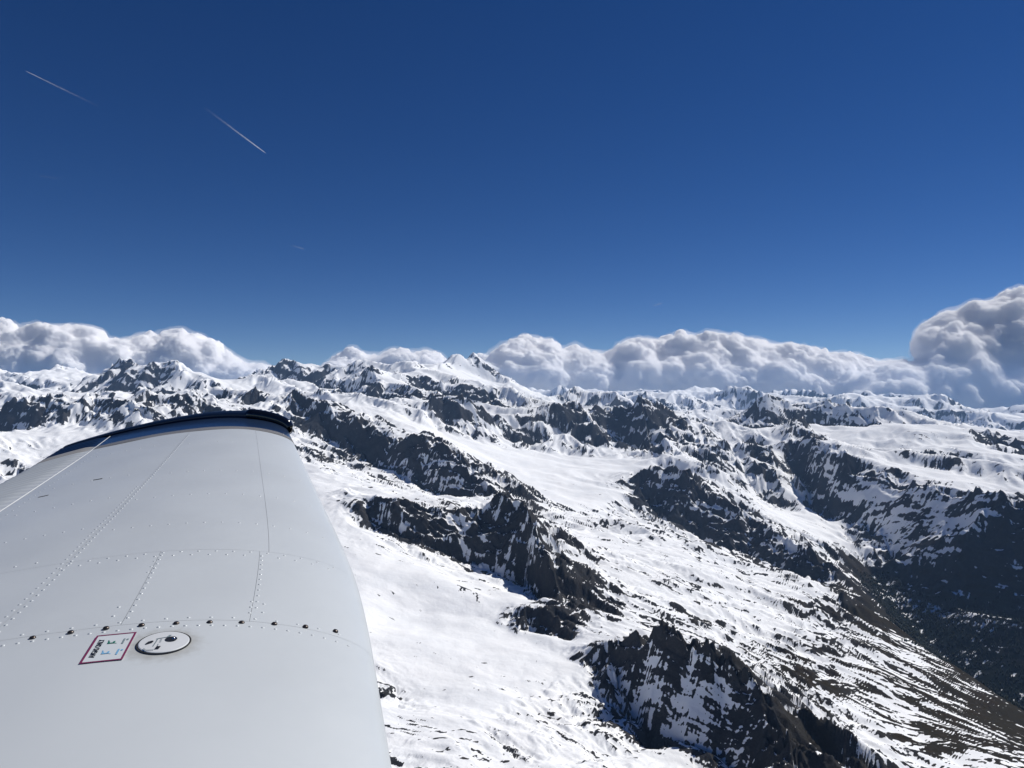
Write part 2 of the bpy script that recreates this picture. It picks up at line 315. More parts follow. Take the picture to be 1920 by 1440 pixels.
for k, lam in enumerate((760, 380, 190, 95, 48, 24, 12)):
    g = np.sqrt(gx * gx + gy * gy) + 1e-4
    fade = 1 - sstep(0.22, 0.5, pe / lam); fcol = 1 - sstep(0.25, 0.6, np.maximum(px, 0.55 * pe) / lam)
    s = np.clip((g - 0.07) * 1.3, 0.0, 0.85) * (1 - 0.65 * sstep(0.65, 1.2, g))
    co, si = gully((PX + wx * min(1, lam / 300)) / lam, (PY + wy * min(1, lam / 300)) / lam, -gy / g, gx / g, 11 + k)
    amp = lam * {760: .10, 380: .125, 190: .15}.get(lam, .15) * (1 - (0.0 if lam > 300 else 0.35) * sstep(8500, 13000, RV)) * s * fade * rough * (near_k if lam > 500 else 0.4 + 0.6 * near_k if lam > 250 else 1.0) * turfy
    D += amp * (co - 0.2)
    dd = -si * amp * 2 * np.pi / lam
    gx, gy = gx + dd * (-gy / g), gy + dd * (gx / g)
    conv += s * fcol * co * (0.4 if lam > 300 else 0.6 if lam > 60 else 1.0)
    if lam < 120: fine += fcol * co
Z += D
# crumbly rock
rk = sstep(-0.1, 0.7, B) * turfy
for k, lam in enumerate((420, 210, 105, 52, 26, 13, 7)):
    fade = 1 - sstep(0.22, 0.5, pe / lam)
    nse = gnoise((GA + 0.6 * Zb) / (lam * 1.7), (GB + 1.0 * Zb) / lam, 40 + k)
    Z += lam * fade * (0.045 * (0.3 + 0.7 * sstep(-1, 0, B)) * nse + 0.21 * rk * (0.5 - 2 * np.abs(nse)) * (1 - 0.6 * near_k) * (1 if lam < 150 else .45))
# snow drifts
Z += (9 * gnoise(PX / 190, PY / 190, 71) + 16 * gnoise(GA / 700, GB / 380, 73)) * (1 - sstep(-.9, .0, B)) + 2.5 * gnoise(PX / 70, PY / 70, 72) * (1 - sstep(-.9, .2, B)) * (1 - sstep(0.22, 0.5, pe / 70))
V, NRM = normals(Z)
slope = np.degrees(np.arccos(np.clip(NRM[..., 2], 0, 1)))
pat = np.zeros_like(Z)
for k, lam in enumerate((1400, 600, 260, 120, 55, 26, 12, 6)):
    pat += gnoise((GA + 0.5 * Zb) / (lam * 2.6), (GB + 1.1 * Zb) / lam, 60 + k) * {1400: .35, 600: .55, 260: .85}.get(lam, 1.25) * (1 - sstep(0.25, 0.6, np.maximum(px, 0.55 * pe) / lam))
strata = gnoise((Z + 0.25 * PX + wx * 0.3) / 34, wy / 60, 81) * (1 - sstep(0.25, 0.6, px / 34)) + gnoise((Z + 0.25 * PX + wx * 0.3) / 90, wy / 90, 82)
steep = sstep(22, 45, slope)
ROCK = B * 0.78 + np.clip((slope - 36) / 25.0, -1, 0.45) + 0.32 * conv * (1 - 0.6 * steep) + 0.62 * pat + 0.44 * fine * (1 - 0.5 * steep) + 0.45 * strata * steep - 0.20 + 0.85 * G - 0.10 * sstep(.3, .8, B) - 0.24 * sstep(7500, 12000, RV)
ROCK = np.clip(ROCK, -2.5, 2.5)
BROWN = np.clip(G + 0.35 * pat * (G > .02), 0, 1)
FOREST = sstep(-1230, -1420, Z + 90 * pat) * sstep(.4, .8, G) * sstep(3300, 3800, RV)

# ---- terrain material: snow, rock, brown turf and dark forest floor
def terrain_material():
    m, n, l = mat_new('alpine_ground'); b = n['Principled BSDF']
    def attr(name):
        a = n.new('ShaderNodeAttribute'); a.attribute_name = name; return a.outputs['Fac']
    geo = n.new('ShaderNodeNewGeometry')
    def noise(scale, detail, rough=0.6, vec=None):
        t = n.new('ShaderNodeTexNoise'); t.inputs['Scale'].default_value = scale; t.inputs['Detail'].default_value = detail
        t.inputs['Roughness'].default_value = rough; l.new(vec or geo.outputs['Position'], t.inputs['Vector']); return t.outputs['Fac']
    def math_(op, a, b_=None, clamp=False):
        t = n.new('ShaderNodeMath'); t.operation = op; t.use_clamp = clamp
        for i, v in enumerate((a, b_)):
            if v is None: continue
            if isinstance(v, (int, float)): t.inputs[i].default_value = v
            else: l.new(v, t.inputs[i])
        return t.outputs[0]
    def ramp(f, a, b_):
        t = n.new('ShaderNodeMapRange'); t.interpolation_type = 'SMOOTHSTEP'
        t.inputs['From Min'].default_value = a; t.inputs['From Max'].default_value = b_; l.new(f, t.inputs['Value']); return t.outputs[0]
    def mix(f, a, b_):
        t = n.new('ShaderNodeMix'); t.data_type = 'RGBA'
        l.new(f, t.inputs['Factor'])
        for k, v in (('A', a), ('B', b_)):
            s = [i for i in t.inputs if i.name == k and i.type == 'RGBA'][0]
            if isinstance(v, tuple): s.default_value = (*v, 1)
            else: l.new(v, s)
        return [o for o in t.outputs if o.type == 'RGBA'][0]
    rk = attr('rock'); br = attr('brown')
    n1 = noise(0.05, 6, 0.7); n2 = noise(0.006, 5); n3 = noise(0.25, 4)
    f = math_('ADD', rk, math_('ADD', math_('MULTIPLY', math_('SUBTRACT', n1, 0.5), 1.1), math_('MULTIPLY', math_('SUBTRACT', n3, 0.5), 0.6)))
    f = ramp(f, -0.06, 0.10)
    rock = mix(ramp(n2, 0.35, 0.65), (0.021, 0.023, 0.027), (0.056, 0.054, 0.053))
    rock = mix(ramp(n3, 0.3, 0.7), rock, (0.034, 0.034, 0.036))
    rock = mix(ramp(n1, 0.52, 0.75), rock, (0.078, 0.073, 0.068))
    turf = mix(ramp(n1, 0.35, 0.65), (0.020, 0.016, 0.011), (0.046, 0.036, 0.025))
    turf = mix(ramp(n2, 0.4, 0.6), turf, (0.030, 0.026, 0.018)); turf = mix(attr('forest'), turf, (0.010, 0.013, 0.009))
    ground = mix(br, rock, turf)
    snow = mix(ramp(n2, 0.3, 0.7), (0.86, 0.875, 0.89), (0.90, 0.905, 0.91))
    col = mix(f, snow, ground)
    l.new(col, b.inputs['Base Color']); b.inputs['Roughness'].default_value = 0.9; b.inputs['Specular IOR Level'].default_value = 0.0
    bp = n.new('ShaderNodeBump'); bp.inputs['Distance'].default_value = 6.0
    l.new(math_('ADD', math_('MULTIPLY', f, 0.7), 0.12), bp.inputs['Strength']); l.new(n1, bp.inputs['Height'])
    b2 = n.new('ShaderNodeBump'); b2.inputs['Distance'].default_value = 26.0; b2.inputs['Strength'].default_value = 0.30
    l.new(noise(0.009, 7, 0.62), b2.inputs['Height']); l.new(b2.outputs[0], bp.inputs['Normal']); l.new(bp.outputs[0], b.inputs['Normal'])
    return m
GROUND = terrain_material()
INFO = {0: ('snow_basin', 'smooth white snow basin beside and beneath the wing'),
        1: ('rock_crag', 'jagged dark rock crag standing in the snow at the bottom of the view'),
        2: ('rock_wall', 'broken dark rock wall above the smooth snow basin'),
        3: ('rocky_ridge', 'long dark ridge with a shaded face running down to the right'),
        4: ('glacier_mountain', 'high glaciated massif with the twin pointed summits and white glacier bowl'),
        5: ('snow_mountain', 'snow covered range on the left behind the wing tip'),
        6: ('mountain_spur', 'dark spur running down beyond the streaky snow hillside'),
        7: ('ribbed_mountain', 'snowy mountain on the right with dark ribs and white gullies'),
        8: ('distant_range', 'far snow peaks under the cloud bank on the horizon'),
        9: ('hillside', 'streaky snow and brown turf hillside falling to the valley'),
        10: ('valley', 'dark forested valley at the lower right')}
RG = Rc[np.clip(np.round((IR + 3 * gnoise(PX / px / 22, PY / px / 22, 93)) / RS).astype(int), 0, Rc.shape[0] - 1), np.clip(np.round((J0 + FJ + 3 * gnoise(PX / px / 22, PY / px / 22, 94)) / RS).astype(int), 0, Rc.shape[1] - 1)]
idx = np.arange(NROW * NCOL).reshape(NROW, NCOL)
Q = np.stack([idx[:-1, :-1], idx[:-1, 1:], idx[1:, 1:], idx[1:, :-1]], -1).reshape(-1, 4); QR = RG[:-1, :-1].ravel()
Vf = V.reshape(-1, 3); Rf = ROCK.ravel().astype(np.float32); Bf = BROWN.ravel().astype(np.float32); Ff = FOREST.ravel().astype(np.float32); Nf = NRM.reshape(-1, 3)
for reg, (nm, lab) in INFO.items():
    q = Q[QR == reg]
    if not len(q): continue
    u, inv = np.unique(q, return_inverse=True)
    me = np_mesh(nm, Vf[u], inv.reshape(-1, 4))
    for an, av in (('rock', Rf), ('brown', Bf), ('forest', Ff)):
        a = me.attributes.new(an, 'FLOAT', 'POINT'); a.data.foreach_set('value', av[u])
    me.normals_split_custom_set_from_vertices(Nf[u].astype(np.float32))
    tag(link(nm, me, GROUND), lab, None, None, 'structure')

# ------------------------------------------------------------------ spruce forest on the valley side
def forest():
    rng = np.random.default_rng(5); cand = np.flatnonzero((Ff > .5) & (Vf[:, 0] > 1500))
    area = (px * np.abs(np.gradient(RV, axis=0))).ravel()[cand]; pr = area / area.sum()
    pick = rng.choice(cand, 11000, p=pr); P = Vf[pick] + np.stack([rng.uniform(-9, 9, len(pick)), rng.uniform(-9, 9, len(pick)), np.zeros(len(pick))], 1)
    h = rng.uniform(13, 25, len(pick)); seg = 5; prof = ((.24, .10), (.13, .48), (.19, .42), (.0, 1.0)); v = []; f = []
    a = np.arange(seg) * 2 * np.pi / seg
    T = np.concatenate([np.stack([r * np.cos(a), r * np.sin(a), np.full(seg, z)], 1) for r, z in prof[:3]] + [np.array([[0, 0, 1.0]])])
    V_ = P[:, None] - np.array([0, 0, 2.0]) + T[None] * h[:, None, None]
    F_ = np.array([(q * seg + k, q * seg + (k + 1) % seg, (q + 1) * seg + (k + 1) % seg, (q + 1) * seg + k) for q in range(2) for k in range(seg)] + [(2 * seg + k, 2 * seg + (k + 1) % seg, 3 * seg, 3 * seg) for k in range(seg)])
    tri = []
    for q in F_: tri += [q[:3]] + ([q[[0, 2, 3]]] if q[2] != q[3] else [])
    tri = np.array(tri); n = 3 * seg + 1
    me = np_mesh('conifer_forest', V_.reshape(-1, 3), (tri[None] + n * np.arange(len(pick))[:, None, None]).reshape(-1, 3), False)
    m, nn, l = mat_new('spruce_needles'); b = nn['Principled BSDF']; g_ = nn.new('ShaderNodeNewGeometry'); t = nn.new('ShaderNodeTexNoise'); t.inputs['Scale'].default_value = .04; l.new(g_.outputs['Position'], t.inputs['Vector'])
    r = nn.new('ShaderNodeValToRGB'); r.color_ramp.elements[0].color = (.008, .014, .008, 1); r.color_ramp.elements[1].color = (.022, .032, .016, 1); l.new(t.outputs['Fac'], r.inputs[0]); l.new(r.outputs[0], b.inputs['Base Color']); b.inputs['Roughness'].default_value = .9
    tag(link('conifer_forest', me, m), 'dark spruce forest on the shaded valley side at lower right', None, None, 'stuff')
forest()
# ------------------------------------------------------------------ the air between the peaks
def haze_box():
    bm = bmesh.new(); bmesh.ops.create_cube(bm, size=1.0)
    x0, x1, y0, y1, z0, z1 = -26000, 26000, -1500, 31000, float(Vf[:, 2].min()) - 1.0, float(max(Vf[:, 2].max(), 0)) + 40
    for v in bm.verts: v.co = ((x0 + x1) / 2 + v.co.x * (x1 - x0), (y0 + y1) / 2 + v.co.y * (y1 - y0), (z0 + z1) / 2 + v.co.z * (z1 - z0))
    me = bpy.data.meshes.new('haze'); bm.to_mesh(me); bm.free()
    m, n, l = mat_new('haze_air'); n.remove(n['Principled BSDF'])
    pv = n.new('ShaderNodeVolumePrincipled'); pv.inputs['Color'].default_value = (0.36, 0.60, 1.0, 1); pv.inputs['Density'].default_value = 1.1e-5
    pv.inputs['Anisotropy'].default_value = 0.1
    l.new(pv.outputs[0], n['Material Output'].inputs['Volume'])
    o = link('haze', me, m); tag(o, 'thin blue mountain haze filling the air', None, None, 'stuff')
haze_box()

# ------------------------------------------------------------------ added snow plain, out of sight, that bounces light up to the clouds
far_q = [(-200000, 31100, -1500), (200000, 31100, -1500), (200000, 300000, -1500), (-200000, 300000, -1500)]
gm = np_mesh('ground', far_q, [(0, 1, 2, 3)], False)
for an, av in (('rock', -2.0), ('brown', 0.0), ('forest', 0.0)):
    gm.attributes.new(an, 'FLOAT', 'POINT').data.foreach_set('value', np.full(4, av, np.float32))
tag(link('ground', gm, GROUND), 'unseen snow plain added under the clouds to light them from below', None, None, 'structure')
# ------------------------------------------------------------------ cumulus banks beyond the peaks
def noise3(P, seed):
    x, y, z = P[:, 0], P[:, 1], P[:, 2]
    f = [np.floor(c) for c in (x, y, z)]; i = [c.astype(np.int32) for c in f]; d = [(c - g).astype(np.float32) for c, g in zip((x, y, z), f)]
    w = [t * t * t * (t * (t * 6 - 15) + 10) for t in d]; out = 0
    for a in (0, 1):
        for b in (0, 1):
            for c in (0, 1):
                h = _hash(i[0] + a, (i[1] + b) * 7919 + (i[2] + c) * 104729, seed)
                g = ((h & np.uint32(255)).astype(np.float32) / 127.5 - 1) * (d[0] - a) + (((h >> np.uint32(8)) & np.uint32(255)).astype(np.float32) / 127.5 - 1) * (d[1] - b) + (((h >> np.uint32(16)) & np.uint32(255)).astype(np.float32) / 127.5 - 1) * (d[2] - c)
                out = out + g * (w[0] if a else 1 - w[0]) * (w[1] if b else 1 - w[1]) * (w[2] if c else 1 - w[2])
    return out
def cloud_material(name, density):
    m, n, l = mat_new(name); n.remove(n['Principled BSDF'])
    pv = n.new('ShaderNodeVolumePrincipled'); pv.inputs['Color'].default_value = (0.999, 0.999, 1.0, 1); pv.inputs['Density'].default_value = density
    pv.inputs['Anisotropy'].default_value = 0.0
    l.new(pv.outputs[0], n['Material Output'].inputs['Volume'])
    return m
FRINGE = cloud_material('cloud_fringe_vapour', 0.00045)
SOFTCLOUD = cloud_material('soft_cloud_vapour', 0.015)
CLOUD = cloud_material('cloud_vapour', 0.024)
_ico = bmesh.new(); bmesh.ops.create_icosphere(_ico, subdivisions=2, radius=1.0)
ICO_V = np.array([v.co[:] for v in _ico.verts]); ICO_F = np.array([[v.index for v in f.verts] for f in _ico.faces]); _ico.free()
def cloud(label, top, base, Y, depth, seed, voxel=80.0, small=1.0, mat=CLOUD, lobes=1.0):
    """billows piled under a cauliflower outline (px, py) down to the base line, Y metres away"""
    rng = random.Random(seed); X = [p[0] for p in top]; T = [p[1] + 9 for p in top]; BX = [p[0] for p in base]; BY = [p[1] for p in base]
    sp = []; x = X[0]
    k = Y / F
    while x < X[-1]:
        t = float(np.interp(x, X, T)); b = float(np.interp(x, BX, BY)); hgt = max(b - t, 4)
        for j in range(max(1, int(2.2 * lobes))):
            r = min(hgt * 0.5, rng.uniform(11, 24) * small)
            sp.append((x + rng.uniform(-6, 6), t + r * rng.uniform(.95, 1.25), Y + (0.42 + rng.uniform(-.12, .12)) * depth, r))
        y = t + 14
        while y < b - 4:
            r = min(rng.uniform(16, 40) * small, hgt * .55, max(b - y, 5) * 1.1)
            sp.append((x + rng.uniform(-9, 9), max(y, t + r * 1.05), Y + (0.4 - 0.9 * (y - t) / hgt + rng.uniform(-.12, .12)) * depth, r)); y += r * 0.75
        x += rng.uniform(6, 12) * small
    vs = []; fs = []
    for i, (x, y, d, r) in enumerate(sp):
        c = np.array(at(x, y, d)); q = np.array([rng.uniform(.9, 1.25), rng.uniform(.9, 1.3), rng.uniform(.75, 1.0)])
        vs.append(c + ICO_V * r * k * q); fs.append(ICO_F + i * len(ICO_V))
    me = np_mesh('cloud', np.concatenate(vs), np.concatenate(fs))
    o = link('cloud', me, mat); sc_ = Y / 32000
    def joined(v):
        md = o.modifiers.new('join', 'REMESH'); md.mode = 'VOXEL'; md.voxel_size = v
        m2 = bpy.data.meshes.new_from_object(o.evaluated_get(bpy.context.evaluated_depsgraph_get()))
        o.modifiers.clear(); o.data = m2
        # drop the hollow pockets the joining leaves inside
        bm = bmesh.new(); bm.from_mesh(m2); seen = set(); kill = []
        for v0 in bm.verts:
            if v0.index in seen: continue
            st_ = [v0]; seen.add(v0.index); comp = []
            while st_:
                v = st_.pop(); comp.append(v)
                for e in v.link_edges:
                    w_ = e.other_vert(v)
                    if w_.index not in seen: seen.add(w_.index); st_.append(w_)
            vol = sum(v.co.dot(v.normal) for v in comp) - sum((v.co for v in comp), Vector()).dot(sum((v.normal for v in comp), Vector())) / len(comp)
            if vol < 0 or len(comp) < 60: kill += comp
        bmesh.ops.delete(bm, geom=kill, context='VERTS'); bm.to_mesh(m2); bm.free()
        return m2
    def billow(m2, octs, i0):
        n = len(m2.vertices); co = np.empty(n * 3, np.float32); m2.vertices.foreach_get('co', co); co = co.reshape(-1, 3)
        nr = np.empty(n * 3, np.float32); m2.vertices.foreach_get('normal', nr); nr = nr.reshape(-1, 3)
        base_z = np.interp(co[:, 0] / co[:, 1] * F + 960, BX, [at(960, v, 1)[2] for v in BY]) * co[:, 1]
        up = np.clip((co[:, 2] - base_z) / (500 * sc_), 0.2, 1); d = 0
        for i, (lam, amp) in enumerate(octs):
            d = d + (0.42 - 1.9 * np.abs(noise3(co / (lam * sc_), seed * 10 + i0 + i))) * amp * sc_
        m2.vertices.foreach_set('co', (co + nr * (d * up)[:, None]).ravel().astype(np.float32)); m2.update()
    billow(joined(voxel * 1.5), ((1700, 480), (850, 360), (430, 240)), 0)
    me2 = joined(voxel); billow(me2, ((340, 190), (190, 130)), 5)
    soft = me2.copy()
    me2 = joined(voxel * 1.1); billow(me2, ((210, 85), (120, 60)), 8)
    core = o.data; o.data = soft                     # torn, thin vapour round the dense heap
    billow(soft, ((700, 300), (330, 260)), 12); n_ = len(soft.vertices); co = np.empty(n_ * 3, np.float32); soft.vertices.foreach_get('co', co); nr = np.empty(n_ * 3, np.float32); soft.vertices.foreach_get('normal', nr)
    soft.vertices.foreach_set('co', co + nr * np.float32(22 * sc_)); soft.update()
    soft = joined(voxel * 2.4); soft.materials.clear(); o.data = core; me2 = core
    fr = link('cloud_fringe', soft, FRINGE, o); soft.polygons.foreach_set('use_smooth', np.ones(len(soft.polygons), bool))
    me2.polygons.foreach_set('use_smooth', np.ones(len(me2.polygons), bool))
    if len(me2.materials) == 0: me2.materials.append(mat)
    tag(o, label, 'cloud', 'cumulus clouds along the horizon')
    return o
cloud('heaped white cumulus at the far left edge above the snow range', [(-260,600),(-120,585),(-60,605),(0,598),(20,625),(45,632),(66,618),(85,603),(105,600),(130,606),(160,612),(185,632),(210,645),(232,660)], [(-260,745),(0,735),(232,735)], 35000, 3400, 1)
cloud('rounded white cumulus above the wing tip, second from the left', [(205,668),(230,650),(248,628),(275,622),(300,632),(322,618),(345,620),(372,626),(392,640),(405,652),(420,660),(440,672),(470,680),(500,690),(540,702)], [(205,735),(420,732),(540,735)], 36000, 3200, 2)
cloud('low white cumulus behind the ridge left of the twin summits', [(610,705),(632,685),(650,660),(678,652),(700,658),(722,664),(750,655),(775,656),(800,660),(822,670),(840,690)], [(610,745),(840,745)], 35500, 3000, 3)
cloud('long white cumulus bank spreading right from the twin summits', [(880,690),(905,668),(930,656),(955,642),(985,632),(1010,629),(1032,640),(1045,655),(1070,650),(1090,662),(1115,655),(1140,660),(1165,656),(1190,636),(1215,632),(1240,645),(1262,628),(1290,619),(1330,619),(1370,624),(1410,632),(1450,638),(1490,648),(1530,655),(1575,660),(1620,668),(1660,672),(1690,690),(1720,700)], [(880,735),(960,735),(1080,748),(1250,752),(1500,762),(1720,768)], 36500, 4200, 4)
cloud('low grey cumulus below the gap between the long bank and the tall right cloud', [(1600,715),(1650,690),(1690,678),(1730,682),(1780,664),(1830,655),(1880,662),(1960,655),(2060,650),(2200,660)], [(1600,768),(1750,772),(1920,775),(2200,775)], 34000, 2800, 5, mat=SOFTCLOUD)
cloud('tall towering cumulus at the right edge', [(1738,672),(1752,645),(1766,615),(1780,588),(1800,578),(1825,572),(1856,560),(1885,549),(1920,540),(1970,530),(2040,540),(2110,560),(2170,600)], [(1735,690),(1800,715),(2170,740)], 36000, 3400, 6, mat=SOFTCLOUD, small=1.2)
# ------------------------------------------------------------------ contrails
def contrail_material():
    m, n, l = mat_new('contrail_ice'); n.remove(n['Principled BSDF'])
    d = n.new('ShaderNodeBsdfDiffuse'); d.inputs[0].default_value = (.9, .92, .95, 1); t = n.new('ShaderNodeBsdfTranslucent'); t.inputs[0].default_value = (.9, .92, .95, 1)
    mx = n.new('ShaderNodeMixShader'); l.new(d.outputs[0], mx.inputs[1]); l.new(t.outputs[0], mx.inputs[2]); tr = n.new('ShaderNodeBsdfTransparent'); m2 = n.new('ShaderNodeMixShader')
    a = n.new('ShaderNodeAttribute'); a.attribute_name = 'thickness'; l.new(a.outputs['Fac'], m2.inputs[0]); l.new(tr.outputs[0], m2.inputs[1]); l.new(mx.outputs[0], m2.inputs[2])
    l.new(m2.outputs[0], n['Material Output'].inputs['Surface']); return m
ICE = contrail_material()
def contrail(label, head, tail, Y, w0, w1, a0, a1):
    """head = the fresh narrow end; it widens and thins out towards the tail at the same altitude"""
    f0, f1 = at(*head, 1)[2], at(*tail, 1)[2]; A_ = Vector(at(*head, Y)); B_ = Vector(at(*tail, Y * f0 / f1)); n = 40; seg = 8; v = []; f = []; al = []
    rng = random.Random(int(head[0]))
    for i in range(n):
        t = i / (n - 1); P = A_.lerp(B_, t); T = (B_ - A_).normalized(); s1 = T.cross(Vector((0, 0, 1))).normalized(); s2 = s1.cross(T); r = (w0 + (w1 - w0) * t) * Y / F / 2 * rng.uniform(.85, 1.15) * min(1, .25 + i / 3)
        for k in range(seg): v.append(P + (s1 * math.cos(2 * math.pi * k / seg) + s2 * math.sin(2 * math.pi * k / seg)) * r); al.append((a1 + (a0 - a1) * (1 - t) ** 1.8) * rng.uniform(.85, 1.1))
    for i in range(n - 1):
        for k in range(seg): f.append((i * seg + k, i * seg + (k + 1) % seg, (i + 1) * seg + (k + 1) % seg, (i + 1) * seg + k))
    me = np_mesh('contrail', v, f); me.attributes.new('thickness', 'FLOAT', 'POINT').data.foreach_set('value', np.clip(np.array(al, np.float32), 0, 1))
    tag(link('contrail', me, ICE), label, 'contrail', 'contrails in the blue sky')
contrail('brightest white contrail slanting down to the right in the upper left sky', (498, 287), (385, 203), 26000, 1.1, 3.2, .55, .012)
contrail('long thin contrail nearest the top left corner of the sky', (48, 133), (186, 200), 22000, 1.1, 2.6, .36, .01)
contrail('short faint contrail near the left edge below the other two', (75, 330), (113, 335), 26000, 1.0, 1.8, .07, .02)
contrail('tiny contrail low in the sky above the low cloud left of the summits', (570, 467), (546, 460), 30000, 1.0, 1.6, .16, .03)
contrail('tiny contrail just above the long cloud bank', (1240, 569), (1225, 573), 34000, 1.0, 1.4, .2, .08)

# ------------------------------------------------------------------ the aircraft's wing
WA = math.radians(14.8); WC, WS_ = math.cos(WA), math.sin(WA)
def qle(p):                                        # leading edge, metres ahead of the eye; tapers outboard of 2.25 m
    k = .16
    return .139 - .112 * (k * math.log1p(math.exp(min((p - 2.25) / k, 60))))
def foil(c):
    m, pp, t = .03, .4, .135; c = max(c, 0.0)
    yt = 5 * t * (.2969 * math.sqrt(c) - .126 * c - .3516 * c * c + .2843 * c ** 3 - .1015 * c ** 4)
    yc = m / pp ** 2 * (2 * pp * c - c * c) if c < pp else m / (1 - pp) ** 2 * ((1 - 2 * pp) + 2 * pp * c - c * c)
    return yc + yt, yc - yt
def wpt(p, c, low=False, lift=0.0):
    q0 = qle(p); ch = q0 + 1.46; q = q0 - ch * c
    inc = math.tan(math.radians(1.5 + 2.1 * min(max((p - 2.6) / 1.8, 0), 1)))
    z = -.87 + .123 * p - inc * ch * c + ch * foil(c)[1 if low else 0] + lift
    return Vector((q * WC - p * WS_, q * WS_ + p * WC, z))
def wnrm(p, c):
    e = .004; c = max(c, e)
    a = wpt(p + e, c) - wpt(p - e, c); b = wpt(p, c + e) - wpt(p, c - e); n = b.cross(a); n.normalize()
    return n if n.z > 0 else -n
def won(p, c, h=0.0): return wpt(p, c) + wnrm(p, c) * h
def grid_mesh(name, ps, cs, fn, mat, parent, smooth=True, flip=False):
    v = [fn(p, c) for p in ps for c in cs]; n = len(cs); f = []
    for i in range(len(ps) - 1):
        for j in range(n - 1):
            q = (i * n + j, i * n + j + 1, (i + 1) * n + j + 1, (i + 1) * n + j); f.append(q[::-1] if flip else q)
    return link(name, np_mesh(name, v, f, smooth), mat, parent)
def lin(a, b, n): return [a + (b - a) * i / (n - 1) for i in range(n)]
def clus(a, b, n):                                 # chord stations, closer near the nose
    return [a + (b - a) * (i / (n - 1)) ** 1.7 for i in range(n)] if a < .02 else lin(a, b, n)

def paint(name, col, rough, dirt, coat=0.5, stained=False):
    m, n, l = mat_new(name); b = n['Principled BSDF']
    tc = n.new('ShaderNodeNewGeometry')
    t = n.new('ShaderNodeTexNoise'); t.inputs['Scale'].default_value = 3.0; t.inputs['Detail'].default_value = 6; l.new(tc.outputs['Position'], t.inputs['Vector'])
    t2 = n.new('ShaderNodeTexNoise'); t2.inputs['Scale'].default_value = 60.0; t2.inputs['Detail'].default_value = 4; l.new(tc.outputs['Position'], t2.inputs['Vector'])
    mx = n.new('ShaderNodeMix'); mx.data_type = 'RGBA'
    A_, B_ = [i for i in mx.inputs if i.type == 'RGBA']; A_.default_value = (*[c * (1 - dirt) for c in col], 1); B_.default_value = (*col, 1)
    mr = n.new('ShaderNodeMapRange'); mr.inputs['From Min'].default_value = .3; mr.inputs['From Max'].default_value = .6; l.new(t.outputs['Fac'], mr.inputs['Value'])
    l.new(mr.outputs[0], mx.inputs['Factor']); out = [o for o in mx.outputs if o.type == 'RGBA'][0]
    if stained:                                    # fuel grime round the filler
        vm = n.new('ShaderNodeVectorMath'); vm.operation = 'DISTANCE'; vm.inputs[1].default_value = wpt(1.685, .277); l.new(tc.outputs['Position'], vm.inputs[0])
        ad = n.new('ShaderNodeMath'); ad.operation = 'MULTIPLY_ADD'; ad.inputs[1].default_value = .05; l.new(t2.outputs['Fac'], ad.inputs[0]); l.new(vm.outputs['Value'], ad.inputs[2])
        sr = n.new('ShaderNodeMapRange'); sr.interpolation_type = 'SMOOTHSTEP'; sr.inputs['From Min'].default_value = .12; sr.inputs['From Max'].default_value = .065
        sr.inputs['To Max'].default_value = .7; l.new(ad.outputs[0], sr.inputs['Value'])
        m3 = n.new('ShaderNodeMix'); m3.data_type = 'RGBA'; a3, b3 = [i for i in m3.inputs if i.type == 'RGBA']; b3.default_value = (.36, .355, .32, 1); l.new(out, a3); l.new(sr.outputs[0], m3.inputs['Factor'])
        out = [o for o in m3.outputs if o.type == 'RGBA'][0]
    l.new(out, b.inputs['Base Color'])
    r = n.new('ShaderNodeMapRange'); r.inputs['To Min'].default_value = rough * .8; r.inputs['To Max'].default_value = rough * 1.3; l.new(t2.outputs['Fac'], r.inputs['Value']); l.new(r.outputs[0], b.inputs['Roughness'])
    b.inputs['Coat Weight'].default_value = coat; b.inputs['Coat Roughness'].default_value = 0.12
    bp = n.new('ShaderNodeBump'); bp.inputs['Strength'].default_value = 0.25; bp.inputs['Distance'].default_value = 0.004; l.new(t.outputs['Fac'], bp.inputs['Height']); l.new(bp.outputs[0], b.inputs['Normal'])
    return m
WHITE = paint('white_wing_paint', (0.575, 0.61, 0.63), 0.42, 0.05, 0.25, True)
BLUE = paint('dark_blue_paint', (0.011, 0.027, 0.068), 0.3, 0.1, 0.5)
SILVER = paint('silver_stripe_paint', (0.42, 0.41, 0.39), 0.4, 0.1, 0.3)
GREYLINE = simple('grey_stripe_paint', (0.12, 0.12, 0.13), 0.45)
DARK = simple('dark_gap', (0.012, 0.012, 0.014), 0.8)
STEEL = simple('weathered_steel', (0.10, 0.085, 0.075), 0.35, 0.8)
BLACKG = simple('black_gloss_lens', (0.004, 0.004, 0.005), 0.06, 0.0, 1.0)
CAPWHITE = paint('white_cap_paint', (0.66, 0.68, 0.69), 0.4, 0.08, 0.3)
PLACARD = simple('white_placard_film', (0.62, 0.66, 0.68), 0.35)
BURGUNDY = simple('burgundy_ink', (0.20, 0.028, 0.085), 0.4)
INK = simple('black_ink', (0.012, 0.014, 0.018), 0.5)
GREEN = simple('green_ink', (0.015, 0.16, 0.11), 0.5)
SKYINK = simple('light_blue_ink', (0.18, 0.40, 0.62), 0.5)
GREYINK = simple('grey_ink', (0.20, 0.25, 0.27), 0.5)

